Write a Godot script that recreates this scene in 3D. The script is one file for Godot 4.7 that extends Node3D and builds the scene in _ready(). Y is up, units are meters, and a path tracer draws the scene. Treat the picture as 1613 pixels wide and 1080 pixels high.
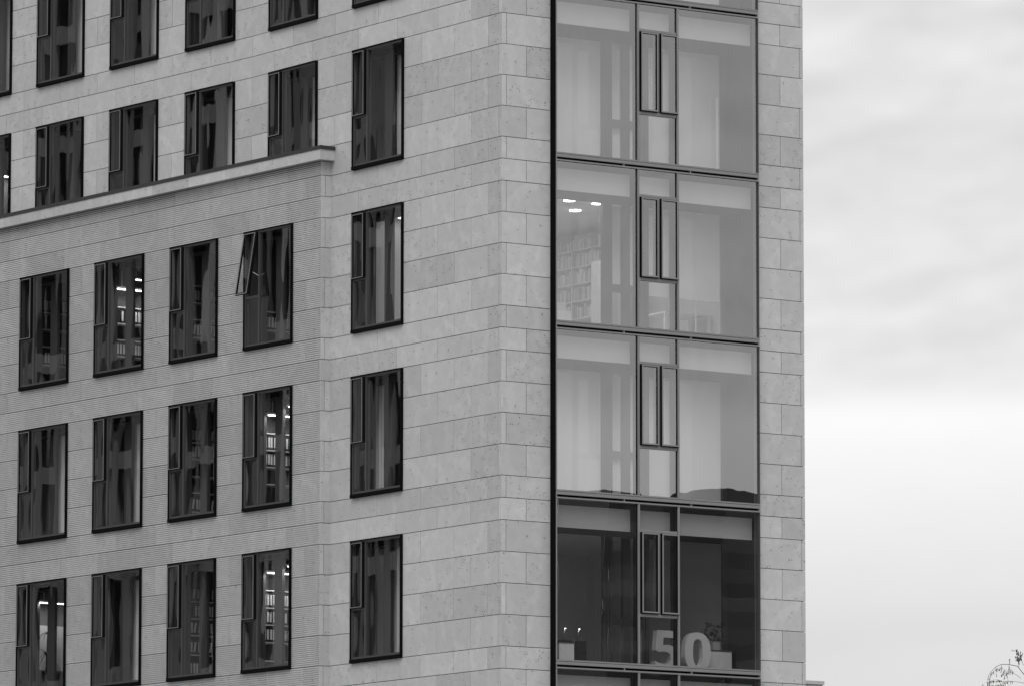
extends Node3D
# A stone-clad office building seen from the street below with a long lens; a black-and-white picture, so every colour is a grey.

const UP := Vector3(0, 1, 0)
const STOREY := 3.5
var rng := RandomNumberGenerator.new()
var M := {}
var mesh_cache := {}
var building: Node3D

# ---------------------------------------------------------------- small helpers
func grey(v: float, a := 1.0) -> Color:
	var c := Color(v, v, v).linear_to_srgb()
	c.a = a
	return c

func mat(v: float, rough := 0.8, metal := 0.0, spec := 0.5) -> StandardMaterial3D:
	var m := StandardMaterial3D.new()
	m.albedo_color = grey(v)
	m.roughness = rough
	m.metallic = metal
	m.metallic_specular = spec
	return m

func line_y(k: int) -> float:
	var st := floori(k / 6.0)
	var offs := [0.0, 0.64633, 1.29266, 1.93899, 2.58532, 3.04224]
	return 25.405 - st * STOREY - float(offs[k - st * 6])

class Face:
	var o: Vector3
	var u: Vector3
	var n: Vector3
	func _init(origin: Vector3, along: Vector3) -> void:
		o = origin
		u = along.normalized()
		n = u.cross(Vector3(0, 1, 0)).normalized()
	func p(a: float, y: float, d: float) -> Vector3:
		return o + u * a + Vector3(0, y, 0) + n * d
	func xf(a: float, y: float, d: float) -> Transform3D:
		return Transform3D(Basis(u, Vector3(0, 1, 0), n), p(a, y, d))
	func frame() -> Transform3D:
		return Transform3D(Basis(u, Vector3(0, 1, 0), n), o)

func new_st() -> SurfaceTool:
	var st := SurfaceTool.new()
	st.begin(Mesh.PRIMITIVE_TRIANGLES)
	return st

func quad(st: SurfaceTool, a: Vector3, b: Vector3, c: Vector3, d: Vector3, nrm: Vector3) -> void:
	var pts := [a, b, c, d]
	if (b - a).cross(c - a).dot(nrm) > 0.0:
		pts = [a, d, c, b]
	for i in [0, 1, 2, 0, 2, 3]:
		st.set_normal(nrm)
		st.add_vertex(pts[i])

func tri(st: SurfaceTool, a: Vector3, b: Vector3, c: Vector3) -> void:
	var nrm := (b - a).cross(c - a).normalized()
	for q in [a, c, b]:
		st.set_normal(nrm)
		st.add_vertex(q)

func add_box(st: SurfaceTool, lo: Vector3, hi: Vector3, t := Transform3D.IDENTITY) -> void:
	var v := []
	for i in 8:
		v.append(t * Vector3(hi.x if i & 1 else lo.x, hi.y if i & 2 else lo.y, hi.z if i & 4 else lo.z))
	var b := t.basis
	quad(st, v[0], v[1], v[3], v[2], -b.z)
	quad(st, v[4], v[5], v[7], v[6], b.z)
	quad(st, v[0], v[2], v[6], v[4], -b.x)
	quad(st, v[1], v[3], v[7], v[5], b.x)
	quad(st, v[0], v[1], v[5], v[4], -b.y)
	quad(st, v[2], v[3], v[7], v[6], b.y)

func add_bar(st: SurfaceTool, a: Vector3, b: Vector3, r0: float, r1: float, sides := 6) -> void:
	var d := (b - a).normalized()
	var x := d.cross(Vector3(0.31, 0.2, 0.93)).normalized()
	var y := d.cross(x)
	for i in sides:
		var t0 := TAU * i / sides
		var t1 := TAU * (i + 1) / sides
		var e0 := x * cos(t0) + y * sin(t0)
		var e1 := x * cos(t1) + y * sin(t1)
		var pts := [a + e0 * r0, b + e0 * r1, b + e1 * r1, a + e1 * r0]
		var ns := [e0, e0, e1, e1]
		if (pts[1] - pts[0]).cross(pts[2] - pts[0]).dot(e0 + e1) > 0.0:
			pts.reverse()
			ns.reverse()
		for k in [0, 1, 2, 0, 2, 3]:
			st.set_normal(ns[k])
			st.add_vertex(pts[k])

func node(called: String, parent: Node, mesh: Mesh, m: Material, t := Transform3D.IDENTITY) -> MeshInstance3D:
	var o := MeshInstance3D.new()
	o.name = called
	o.mesh = mesh
	if m:
		o.material_override = m
	o.transform = t
	parent.add_child(o, true)
	return o

func box(called: String, parent: Node, lo: Vector3, hi: Vector3, m: Material, t := Transform3D.IDENTITY) -> MeshInstance3D:
	var st := new_st()
	add_box(st, lo, hi)
	return node(called, parent, st.commit(), m, t)

func group(called: String, parent: Node, t := Transform3D.IDENTITY) -> Node3D:
	var o := Node3D.new()
	o.name = called
	o.transform = t
	parent.add_child(o, true)
	return o

var used_names := {}
func numbered(called: String) -> String:
	var n: int = used_names.get(called, 0)
	used_names[called] = n + 1
	return called if n == 0 else "%s_%03d" % [called, n]

func thing(called: String, label: String, category: String, at: Transform3D, grp := "") -> Node3D:
	var o := Node3D.new()
	o.name = numbered(called)
	o.transform = at
	add_child(o, true)
	tag(o, label, category, grp)
	return o

func tag(o: Node, label: String, category: String, grp := "") -> void:
	o.set_meta("label", label)
	o.set_meta("category", category)
	if grp:
		o.set_meta("group", grp)

# ---------------------------------------------------------------- materials
func noise_bytes(size: int, freq: float, sd: int, octaves: int, type := FastNoiseLite.TYPE_SIMPLEX_SMOOTH) -> PackedByteArray:
	var n := FastNoiseLite.new()
	n.noise_type = type
	n.seed = sd
	n.frequency = freq
	n.fractal_octaves = octaves
	n.fractal_type = FastNoiseLite.FRACTAL_FBM if octaves > 1 else FastNoiseLite.FRACTAL_NONE
	var im := n.get_seamless_image(size, size, false, false, 0.12)
	im.convert(Image.FORMAT_L8)
	return im.get_data()

func stone_textures() -> Array:
	# limestone: soft mottling, drifting pale clouds, and clustered open pores
	var size := 1024
	var mott := noise_bytes(size, 0.009, 3, 4)
	var fine := noise_bytes(size, 0.09, 11, 2)
	var drift := noise_bytes(size, 0.0035, 23, 3)
	var pores := noise_bytes(size, 0.055, 31, 1, FastNoiseLite.TYPE_CELLULAR)
	var clus := noise_bytes(size, 0.012, 41, 2)
	var out := []
	for kind in 2:
		var px := PackedByteArray()
		px.resize(size * size)
		var start := 168.0 if kind == 0 else 138.0
		for i in size * size:
			var v := 240.0 + (mott[i] - 128.0) * 0.04 + (fine[i] - 128.0) * 0.03
			var d := drift[i] - 150.0
			if d > 0.0:
				v += minf(d, 22.0) * 0.28
			var r := minf((clus[i] - start) * 0.9, 48.0)     # open pores come in clusters, each a small pit of its own
			if pores[i] < r:
				v -= minf((r - pores[i]) * 7.0, 150.0)
			px[i] = int(clampf(v, 20.0, 255.0))
		var im := Image.create_from_data(size, size, false, Image.FORMAT_L8, px)
		im.generate_mipmaps()
		out.append(ImageTexture.create_from_image(im))
	return out

func make_materials() -> void:
	var tx := stone_textures()
	var stones := []
	var tones := [0.60, 0.64, 0.575, 0.655, 0.555, 0.61, 0.59, 0.645, 0.54, 0.625, 0.605, 0.57]
	for i in 12:
		var m := mat(tones[i], 0.85, 0.0, 0.35)
		m.albedo_texture = tx[1 if i % 3 == 2 else 0]
		m.uv1_triplanar = true
		m.uv1_world_triplanar = true
		m.uv1_triplanar_sharpness = 8.0
		var s := 0.36 + 0.03 * (i % 4)
		m.uv1_scale = Vector3(s, s, s)
		m.uv1_offset = Vector3(0.37 * i, 0.61 * i, 0.23 * i)
		stones.append(m)
	M.stones = stones
	var ribs := []
	for i in 6:
		var m := mat([0.625, 0.655, 0.595, 0.64, 0.61, 0.67][i], 0.9, 0.0, 0.3)
		m.albedo_texture = tx[0]
		m.uv1_triplanar = true
		m.uv1_world_triplanar = true
		m.uv1_triplanar_sharpness = 8.0
		m.uv1_scale = Vector3(0.4, 0.4, 0.4)
		m.uv1_offset = Vector3(0.29 * i, 0.47 * i, 0.71 * i)
		ribs.append(m)
	M.ribs = ribs
	M.joint = mat(0.05, 0.95)
	M.black = mat(0.006, 0.6, 0.0, 0.12)
	M.frame = mat(0.06, 0.45, 0.0, 0.5)
	M.frame_light = mat(0.19, 0.4, 0.0, 0.5)
	M.bay_frame = mat(0.22, 0.38, 0.0, 0.6)
	M.flashing = mat(0.035, 0.4, 0.0, 0.5)
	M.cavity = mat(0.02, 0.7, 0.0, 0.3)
	M.inner_frame = mat(0.025, 0.5)
	M.inner_post = mat(0.06, 0.6)
	M.spandrel = mat(0.44, 0.7)
	M.screen = mat(0.68, 0.9)
	M.curtain = mat(0.62, 0.9)
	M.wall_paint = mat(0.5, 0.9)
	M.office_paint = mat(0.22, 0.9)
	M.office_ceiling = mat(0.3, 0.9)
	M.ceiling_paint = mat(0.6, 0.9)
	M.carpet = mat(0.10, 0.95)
	M.shelf = mat(0.6, 0.5)
	M.white = mat(0.75, 0.5)
	M.pale = mat(0.55, 0.5)
	M.pale_floor = mat(0.42, 0.8)
	M.binder = mat(0.03, 0.5)
	M.paper = mat(0.7, 0.8)
	M.leaf = mat(0.05, 0.6)
	M.pot = mat(0.3, 0.7)
	M.ground = mat(0.12, 0.95)
	M.bark = mat(0.05, 0.9)
	M.far_wall = mat(0.42, 0.9)
	M.far_window = mat(0.006, 0.5, 0.0, 0.2)
	M.slate = mat(0.14, 0.7)
	var white := Image.create(4, 4, false, Image.FORMAT_L8)
	white.fill(Color.WHITE)
	var wtx := ImageTexture.create_from_image(white)
	for g in [["glass_window", 0.175], ["glass_bay", 0.275], ["glass_inner", 0.05]]:
		var m := StandardMaterial3D.new()   # solar-control glazing: a coated pane that mirrors a share of the light and lets the rest through
		m.albedo_color = Color(1, 1, 1, g[1])
		m.albedo_texture = wtx
		m.transparency = BaseMaterial3D.TRANSPARENCY_ALPHA
		m.metallic = 1.0
		m.roughness = 0.0
		m.cull_mode = BaseMaterial3D.CULL_DISABLED
		M[g[0]] = m
	var tube := StandardMaterial3D.new()
	tube.albedo_color = Color.WHITE
	tube.emission_enabled = true
	tube.emission = Color.WHITE
	tube.emission_energy_multiplier = 5.0
	M.lamp_glow = tube

# ---------------------------------------------------------------- light
func sky_light(dir: Vector3, na: FastNoiseLite, nb: FastNoiseLite, nc: FastNoiseLite) -> float:
	var el := rad_to_deg(asin(clampf(dir.y, -1, 1)))
	var hx := dir.x
	var hz := dir.z
	var wave := na.get_noise_3d(hx * 2.2, el * 0.02, hz * 2.2)
	var streak := nb.get_noise_3d(hx * 14.0 + el * 0.25, el * 1.15, hz * 14.0 - el * 0.2)
	var puff := nc.get_noise_3d(hx * 42.0 + el * 0.9, el * 2.3, hz * 42.0 + el * 0.6)
	var wisp := nb.get_noise_3d(hx * 95.0 + el * 2.2, el * 5.0, hz * 95.0 + el * 1.5)
	var edge := 7.05 + wave * 0.7 + streak * 0.12
	var deck := 0.725 + 0.06 * streak + 0.07 * puff + 0.055 * wisp + 0.18 * clampf((el - 13.0) / 20.0, 0, 1) + 0.60 * clampf((el - 20.0) / 60.0, 0, 1)
	var gap := 0.93 - 0.115 * maxf(edge - el, 0.0) + 0.03 * streak + 0.012 * wisp
	gap = maxf(gap, 0.70 + 0.05 * streak)
	var t := smoothstep(-0.25, 0.4, el - edge)
	return lerpf(gap, deck, t)

func make_sky() -> PanoramaSkyMaterial:
	var na := FastNoiseLite.new()
	na.seed = 5
	na.frequency = 1.0
	na.fractal_octaves = 2
	var nb := FastNoiseLite.new()
	nb.seed = 17
	nb.frequency = 1.0
	nb.fractal_octaves = 4
	var nc := FastNoiseLite.new()
	nc.seed = 29
	nc.frequency = 1.0
	nc.fractal_octaves = 3
	var w := 4096
	var h := 2048
	var low := Image.create(256, 128, false, Image.FORMAT_RGBF)
	for y in 128:
		var el := (0.5 - (y + 0.5) / 128.0) * PI
		for x in 256:
			var az := ((x + 0.5) / 256.0 - 0.5) * TAU
			var l := 0.25 if el < 0 else sky_light(Vector3(sin(az) * cos(el), sin(el), -cos(az) * cos(el)), na, nb, nc)
			low.set_pixel(x, y, Color(l, l, l))
	low.resize(w, h, Image.INTERPOLATE_BILINEAR)
	var data := low.get_data().to_float32_array()
	for y in range(int(h * (0.5 - 24.0 / 180.0)), h / 2):
		var el := (0.5 - (y + 0.5) / h) * PI
		var ce := cos(el)
		var se := sin(el)
		for x in w:
			var az := ((x + 0.5) / w - 0.5) * TAU
			var l := sky_light(Vector3(sin(az) * ce, se, -cos(az) * ce), na, nb, nc)
			var i := (y * w + x) * 3
			data[i] = l
			data[i + 1] = l
			data[i + 2] = l
	var im := Image.create_from_data(w, h, false, Image.FORMAT_RGBF, data.to_byte_array())
	var m := PanoramaSkyMaterial.new()
	m.panorama = ImageTexture.create_from_image(im)
	return m

# ---------------------------------------------------------------- stone pieces
func stone_mesh(w: float, h: float) -> Mesh:
	var key := "s%d_%d" % [roundi(w * 1000), roundi(h * 1000)]
	if not mesh_cache.has(key):
		var st := new_st()
		add_stone(st, w, h, Transform3D.IDENTITY)
		mesh_cache[key] = st.commit()
	return mesh_cache[key]

func add_stone(st: SurfaceTool, w: float, h: float, t: Transform3D) -> void:
	var c := 0.004
	var d := -0.034
	var f := [Vector3(c, c, 0), Vector3(w - c, c, 0), Vector3(w - c, h - c, 0), Vector3(c, h - c, 0)]
	var e := [Vector3(0, 0, -c), Vector3(w, 0, -c), Vector3(w, h, -c), Vector3(0, h, -c)]
	var k := [Vector3(0, 0, d), Vector3(w, 0, d), Vector3(w, h, d), Vector3(0, h, d)]
	var sides := [Vector3(0, -1, 0), Vector3(1, 0, 0), Vector3(0, 1, 0), Vector3(-1, 0, 0)]
	quad(st, t * f[0], t * f[1], t * f[2], t * f[3], t.basis.z)
	for i in 4:
		var j := (i + 1) % 4
		var s: Vector3 = sides[i]
		quad(st, t * f[i], t * f[j], t * e[j], t * e[i], (t.basis * (s + Vector3(0, 0, 1))).normalized())
		quad(st, t * e[i], t * e[j], t * k[j], t * k[i], t.basis * s)

func rib_mesh(w: float, h: float) -> Mesh:
	var key := "r%d_%d" % [roundi(w * 1000), roundi(h * 1000)]
	if not mesh_cache.has(key):
		var st := new_st()
		var n := maxi(2, roundi(h / 0.0431))
		var p := h / n
		var b := p * 0.56       # a flat bar, then a sawn groove
		var g := -0.021
		for i in n:
			var y0 := i * p + (p - b) * 0.5
			var y1 := y0 + b
			var yn := minf(y1 + (p - b), h)
			quad(st, Vector3(0, y0, 0), Vector3(w, y0, 0), Vector3(w, y1, 0), Vector3(0, y1, 0), Vector3(0, 0, 1))
			quad(st, Vector3(0, y1, 0), Vector3(w, y1, 0), Vector3(w, y1, g), Vector3(0, y1, g), Vector3(0, 1, 0))
			quad(st, Vector3(0, y0, 0), Vector3(w, y0, 0), Vector3(w, y0, g), Vector3(0, y0, g), Vector3(0, -1, 0))
			quad(st, Vector3(0, y1, g), Vector3(w, y1, g), Vector3(w, yn, g), Vector3(0, yn, g), Vector3(0, 0, 1))
			quad(st, Vector3(0, y0, 0), Vector3(0, y1, 0), Vector3(0, y1, g), Vector3(0, y0, g), Vector3(-1, 0, 0))
			quad(st, Vector3(w, y0, 0), Vector3(w, y1, 0), Vector3(w, y1, g), Vector3(w, y0, g), Vector3(1, 0, 0))
		quad(st, Vector3(0, 0, g), Vector3(w, 0, g), Vector3(w, (p - b) * 0.5, g), Vector3(0, (p - b) * 0.5, g), Vector3(0, 0, 1))
		var d := -0.034
		quad(st, Vector3(0, 0, g), Vector3(0, h, g), Vector3(0, h, d), Vector3(0, 0, d), Vector3(-1, 0, 0))
		quad(st, Vector3(w, 0, g), Vector3(w, h, g), Vector3(w, h, d), Vector3(w, 0, d), Vector3(1, 0, 0))
		quad(st, Vector3(0, 0, g), Vector3(w, 0, g), Vector3(w, 0, d), Vector3(0, 0, d), Vector3(0, -1, 0))
		quad(st, Vector3(0, h, g), Vector3(w, h, g), Vector3(w, h, d), Vector3(0, h, d), Vector3(0, 1, 0))
		mesh_cache[key] = st.commit()
	return mesh_cache[key]

# one course of cladding between u0 and u1, cut at the joints and left out at the holes
func course(face: Face, parent: Node, u0: float, u1: float, y0: float, y1: float, joints: Array, holes: Array, ribbed := false) -> void:
	var cuts := [u0, u1]
	for j in joints:
		if j > u0 + 0.05 and j < u1 - 0.05:
			cuts.append(j)
	for hh in holes:
		for e in hh:
			if e > u0 and e < u1:
				cuts.append(e)
	cuts.sort()
	var gap := 0.0055 if ribbed else 0.0058
	for i in cuts.size() - 1:
		var a: float = cuts[i]
		var b: float = cuts[i + 1]
		if b - a < 0.03:
			continue
		var mid := (a + b) * 0.5
		var inside := false
		for hh in holes:
			if mid > hh[0] and mid < hh[1]:
				inside = true
		if inside:
			continue
		var w := snappedf(b - a - 2 * gap, 0.001)
		var h := snappedf(y1 - y0 - 2 * gap, 0.001)
		var out := rng.randf_range(-0.0012, 0.0012)
		if ribbed:
			node("ribbed_slab", parent, rib_mesh(w, h), M.ribs[rng.randi() % 6], face.xf(a + gap, y0 + gap, out))
		else:
			var tone := rng.randi() % 12
			if face == F_corner and b > -0.01 and w > 0.3:
				tone = 8      # the corner slabs of every other course are cut from a darker bed
			node("stone_slab", parent, stone_mesh(w, h), M.stones[tone], face.xf(a + gap, y0 + gap, out))

# masonry behind the cladding, with openings for the windows
func backing(face: Face, parent: Node, u0: float, u1: float, y0: float, y1: float, holes: Array, thick: float) -> void:
	# holes: [u0, u1, y0, y1]
	var ys := [y0, y1]
	for h in holes:
		for e in [h[2], h[3]]:
			if e > y0 and e < y1 and not ys.has(e):
				ys.append(e)
	ys.sort()
	var st := new_st()
	for i in ys.size() - 1:
		var a: float = ys[i]
		var b: float = ys[i + 1]
		var m := (a + b) * 0.5
		var us := [u0]
		var row := []
		for h in holes:
			if m > h[2] and m < h[3]:
				row.append(h)
		row.sort_custom(func(p, q): return p[0] < q[0])
		for h in row:
			us.append(h[0])
			us.append(h[1])
		us.append(u1)
		for j in range(0, us.size(), 2):
			if us[j + 1] - us[j] > 0.01:
				add_box(st, Vector3(us[j], a, -thick), Vector3(us[j + 1], b, -0.03), face.frame())
	node("masonry", parent, st.commit(), M.joint)

# ---------------------------------------------------------------- glass
# a pane with the faint bow and ripple of real glazing
func pane_mesh(w: float, h: float, bow: float, sd: int, tilt: float) -> Mesh:
	var nz := FastNoiseLite.new()
	nz.seed = sd
	nz.frequency = 0.9
	nz.fractal_octaves = 2
	var nx := maxi(3, ceili(w / 0.09))
	var ny := maxi(3, ceili(h / 0.14))
	var st := new_st()
	st.set_smooth_group(0)
	var tx := nz.get_noise_2d(31.0, 7.0) * 0.0035
	var ty := nz.get_noise_2d(3.0, 77.0) * 0.0025
	var sgn := 1.0 if nz.get_noise_2d(50, 50) > 0 else -0.6
	var hs := func(x: float, y: float) -> float:
		var a := x / w * 2.0 - 1.0
		var b := y / h * 2.0 - 1.0
		return sgn * bow * (1 - a * a) * (1 - b * b) + nz.get_noise_2d(x * 1.5, y * 0.35) * bow * 0.55 + (a * tx * w + b * ty * h) * tilt
	var pts := []
	var nrm := []
	for j in ny + 1:
		for i in nx + 1:
			var x := w * i / nx
			var y := h * j / ny
			var e := 0.01
			pts.append(Vector3(x, y, hs.call(x, y)))
			nrm.append(Vector3(-(hs.call(x + e, y) - hs.call(x - e, y)) / (2 * e), -(hs.call(x, y + e) - hs.call(x, y - e)) / (2 * e), 1).normalized())
	for j in ny:
		for i in nx:
			var a := j * (nx + 1) + i
			for k in [a, a + nx + 1, a + nx + 2, a, a + nx + 2, a + 1]:
				st.set_normal(nrm[k])
				st.add_vertex(pts[k])
	return st.commit()

var pane_seed := 100
func pane(called: String, parent: Node, lo: Vector2, hi: Vector2, z: float, m: Material, bow: float, t := Transform3D.IDENTITY) -> void:
	pane_seed += 1
	node(called, parent, pane_mesh(hi.x - lo.x, hi.y - lo.y, bow, pane_seed, 1.0 if m == M.glass_window else 0.15), m, t * Transform3D(Basis.IDENTITY, Vector3(lo.x, lo.y, z)))

func ring(called: String, parent: Node, lo: Vector2, hi: Vector2, wd: float, z0: float, z1: float, m: Material, t := Transform3D.IDENTITY) -> void:
	var st := new_st()
	add_box(st, Vector3(lo.x, lo.y, z0), Vector3(hi.x, lo.y + wd, z1))
	add_box(st, Vector3(lo.x, hi.y - wd, z0), Vector3(hi.x, hi.y, z1))
	add_box(st, Vector3(lo.x, lo.y + wd, z0), Vector3(lo.x + wd, hi.y - wd, z1))
	add_box(st, Vector3(hi.x - wd, lo.y + wd, z0), Vector3(hi.x, hi.y - wd, z1))
	node(called, parent, st.commit(), m, t)

# one of the tall framed windows: a metal box frame standing proud of the stone, a narrow top-hung sash over a fixed light, a wide fixed light, and an inner window behind
func office_window(face: Face, left: float, right: float, k: int, label: String, open := false) -> void:
	var y1 := line_y(k)
	var y0 := line_y(k + 4)
	var w := right - left
	var h := y1 - y0
	var win := group("window", building, face.xf(left, y0, 0))
	win.set_meta("label", label)
	var d := 0.062
	# sheet-metal box
	var st := new_st()
	add_box(st, Vector3(0, 0.07, -0.1), Vector3(0.016, h, d))
	add_box(st, Vector3(w - 0.016, 0.07, -0.1), Vector3(w, h, d))
	add_box(st, Vector3(0.016, h - 0.018, -0.1), Vector3(w - 0.016, h, d))
	node("box_frame", win, st.commit(), M.black)
	box("sill", win, Vector3(-0.004, 0.0, -0.1), Vector3(w + 0.004, 0.07, d + 0.008), M.black)
	ring("frame", win, Vector2(0.016, 0.07), Vector2(w - 0.016, h - 0.018), 0.048, -0.06, 0.03, M.frame)
	var mx := 0.56
	box("mullion", win, Vector3(mx - 0.03, 0.118, -0.06), Vector3(mx + 0.02, h - 0.066, 0.034), M.frame)
	var ty := h - 1.45
	box("transom", win, Vector3(0.064, ty - 0.03, -0.06), Vector3(mx - 0.03, ty + 0.03, 0.03), M.frame)
	pane("pane", win, Vector2(mx + 0.02, 0.118), Vector2(w - 0.064, h - 0.066), 0.012, M.glass_window, 0.0011)
	pane("pane", win, Vector2(0.064, 0.118), Vector2(mx - 0.03, ty - 0.03), 0.012, M.glass_window, 0.0006)
	# sash
	var sl := Vector2(0.03, ty + 0.012)
	var sh := Vector2(mx - 0.032, h - 0.05)
	var hinge := Transform3D.IDENTITY
	if open:
		hinge = Transform3D(Basis(Vector3(1, 0, 0), deg_to_rad(-9.5)), Vector3.ZERO)
		hinge = Transform3D(Basis.IDENTITY, Vector3(0, sh.y, 0.03)) * hinge * Transform3D(Basis.IDENTITY, Vector3(0, -sh.y, -0.03))
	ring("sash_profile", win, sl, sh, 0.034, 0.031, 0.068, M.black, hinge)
	box("sash_shade_stile", win, Vector3(sh.x - 0.076, sl.y + 0.034, 0.032), Vector3(sh.x - 0.034, sh.y - 0.034, 0.067), M.black, hinge)  # stile widened in black, painting the shaded gap beside the mullion
	ring("sash_frame", win, sl + Vector2(0.009, 0.009), sh - Vector2(0.058, 0.009), 0.016, 0.066, 0.079, M.frame_light, hinge)
	pane("sash_pane", win, sl + Vector2(0.034, 0.034), sh - Vector2(0.076, 0.034), 0.055, M.glass_window, 0.0006, hinge)
	if open:
		var a := hinge * Vector3(sh.x - 0.02, sl.y + 0.5, 0.05)
		var s2 := new_st()
		add_bar(s2, a, Vector3(sh.x + 0.02, sl.y + 0.42, 0.0), 0.007, 0.007)
		node("stay_arm", win, s2.commit(), M.white)
	# inner window, set back in the thickness of the wall
	var zi := -0.56
	var s3 := new_st()
	add_box(s3, Vector3(-0.05, 0.0, zi), Vector3(0.03, h, zi + 0.07))
	add_box(s3, Vector3(w - 0.03, 0.0, zi), Vector3(w + 0.05, h, zi + 0.07))
	add_box(s3, Vector3(0.03, h - 0.16, zi), Vector3(w - 0.03, h, zi + 0.07))
	add_box(s3, Vector3(0.03, 0.0, zi), Vector3(w - 0.03, 0.09, zi + 0.07))
	node("inner_frame", win, s3.commit(), M.inner_post)
	box("inner_post", win, Vector3(mx - 0.1, 0.09, zi), Vector3(mx + 0.19, h - 0.16, zi + 0.07), M.inner_post)
	box("blind_box", win, Vector3(mx - 0.5, h - 0.10, -0.48), Vector3(mx + 0.05, h - 0.02, -0.36), M.black)

# ---------------------------------------------------------------- the building
var F_corner: Face
var F_kink: Face
var F_wing: Face
var F_right: Face
var F_return: Face

func neg(a: Array) -> Array:
	var o := []
	for v in a:
		o.append(-float(v))
	return o

func build_walls() -> void:
	building = thing("office_building", "pale stone office building with ribbed lower wing and glazed corner bay", "building", Transform3D.IDENTITY)
	F_corner = Face.new(Vector3.ZERO, Vector3(0, 0, 1))
	var dk := atan(0.0539)
	F_kink = Face.new(Vector3(0, 0, -9.72), Vector3(sin(dk), 0, cos(dk)))
	var dw := atan(0.045)
	F_wing = Face.new(Vector3(-0.237, 0, -6.51), Vector3(sin(dw), 0, cos(dw)))
	F_right = Face.new(Vector3.ZERO, Vector3(1, 0, 0))
	F_return = Face.new(Vector3(-0.237, 0, -6.51), Vector3(1, 0, 0))

	var wall_l := group("street_wall", building)
	var wall_r := group("bay_wall", building)
	var wall_w := group("wing_wall", building)

	# joints, measured leftwards from the corner, from the bend and from the end of the wing
	var band_a := [0.502, 1.754, 3.003, 4.667, 6.37, 8.046]
	var band_b := [0.118, 1.126, 2.377, 3.933, 5.438, 7.281, 8.819]
	var pier_a := [0.502, 1.754, 3.003, 6.37]
	var pier_b := [0.118, 1.126, 2.377]
	var kband_a := [1.59, 3.11, 4.60, 6.10, 7.61, 9.13, 10.65]
	var kband_b := [0.86, 2.35, 3.85, 5.35, 6.85, 8.36, 9.87]
	var kpier_a := [3.11, 6.11, 9.15]
	var kpier_b := []
	var hole_c := [[-5.61, -3.67], [-8.97, -7.05]]
	var hole_k := [[-2.52, -0.65], [-5.52, -3.64], [-8.53, -6.63], [-11.55, -9.65]]
	var wing_even := [0.58, 1.99, 3.43, 4.87, 6.31, 7.84, 9.36, 10.9, 12.42, 13.9]
	var wing_odd := [0.09, 1.26, 2.74, 4.12, 5.64, 7.08, 8.6, 10.12, 11.66, 13.2]
	var wing_pier_even := [0.58, 3.40, 6.31, 9.36, 12.42]
	var wing_pier_odd := [0.09]
	var hole_w := [[-2.85, -1.05], [-5.73, -3.91], [-8.76, -6.82], [-11.86, -9.87], [-14.9, -12.9]]

	for k in range(-9, 28):
		var y1 := line_y(k)
		var y0 := line_y(k + 1)
		var m := posmod(k, 6)
		var pier := m < 4
		var even := posmod(k, 2) == 0
		# tower, left of the corner
		var c_end := -9.72 if k < 4 else -6.56
		var js: Array
		if pier:
			js = pier_a if even else pier_b
		else:
			js = band_a if even else band_b
		if k >= 4:
			js = js.filter(func(v): return v != 6.37)
		var holes := []
		if pier and k > -9:
			holes = hole_c if k < 4 else [hole_c[0]]
		if k < 4:
			var bent := not even      # odd courses: one slab folds round the bend
			var from := c_end
			var kto := 0.0
			if bent:
				from = -8.97 if pier else -8.819
				kto = -0.65 if pier else -0.86
				var st := new_st()
				var g := 0.0045
				add_stone(st, (9.72 + from) - g, y1 - y0 - 2 * g, F_corner.xf(-9.72, y0 + g, 0))
				add_stone(st, -kto - g, y1 - y0 - 2 * g, F_kink.xf(kto + g, y0 + g, 0))
				node("stone_slab", wall_l, st.commit(), M.stones[rng.randi() % 12])
			course(F_corner, wall_l, from, 0.0, y0, y1, neg(js), holes)
			var kj: Array
			if pier:
				kj = kpier_a if even else kpier_b
			else:
				kj = kband_a if even else kband_b
			course(F_kink, wall_l, -11.7, kto, y0, y1, neg(kj), hole_k if pier and k > -9 else [])
		else:
			course(F_corner, wall_l, c_end, 0.0, y0, y1, neg(js), holes)
		# right of the corner: the pier, then the strip beyond the glazed bay
		course(F_right, wall_r, 0.0, 1.222, y0, y1, [0.118] if even else [0.618], [])
		course(F_right, wall_r, 6.47, 7.762, y0, y1, [7.661] if even else [7.147], [])
		# wing
		if k >= 3:
			var yt := minf(y1, 23.125)
			var wj: Array
			if pier and k > 3:
				wj = wing_pier_even if even else wing_pier_odd
			else:
				wj = wing_even if even else wing_odd
			course(F_wing, wall_w, -13.6, 0.0, y0, yt, neg(wj), hole_w if pier and k > 3 else [], true)
			course(F_return, wall_w, 0.0, 0.252, y0, yt, [0.1] if even else [], [])

	# masonry behind
	var hc := []
	var hk := []
	var hw := []
	for k in [-6, 0, 6, 12, 18]:
		var a := line_y(k + 4)
		var b := line_y(k)
		hc.append([hole_c[0][0], hole_c[0][1], a, b])
		if k <= 0:
			hc.append([hole_c[1][0], hole_c[1][1], a, b])
			for q in hole_k:
				hk.append([q[0], q[1], a, b])
		else:
			for q in hole_w:
				hw.append([q[0], q[1], a, b])
	var low := line_y(28)
	var top := line_y(-9)
	backing(F_corner, wall_l, -6.5, -0.03, low, 22.82, hc.filter(func(q): return q[3] < 22.82), 0.5)
	backing(F_corner, wall_l, -9.72, -0.03, 22.82, top, hc.filter(func(q): return q[3] > 22.82), 0.5)
	backing(F_kink, wall_l, -22.0, -0.03, 22.82, top, hk, 0.5)
	backing(F_wing, wall_w, -22.0, -0.03, low, 23.12, hw, 0.5)
	backing(F_right, wall_r, 0.036, 1.215, low, top, [], 0.5)
	backing(F_right, wall_r, 6.475, 7.73, low, top, [], 1.1)
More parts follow.
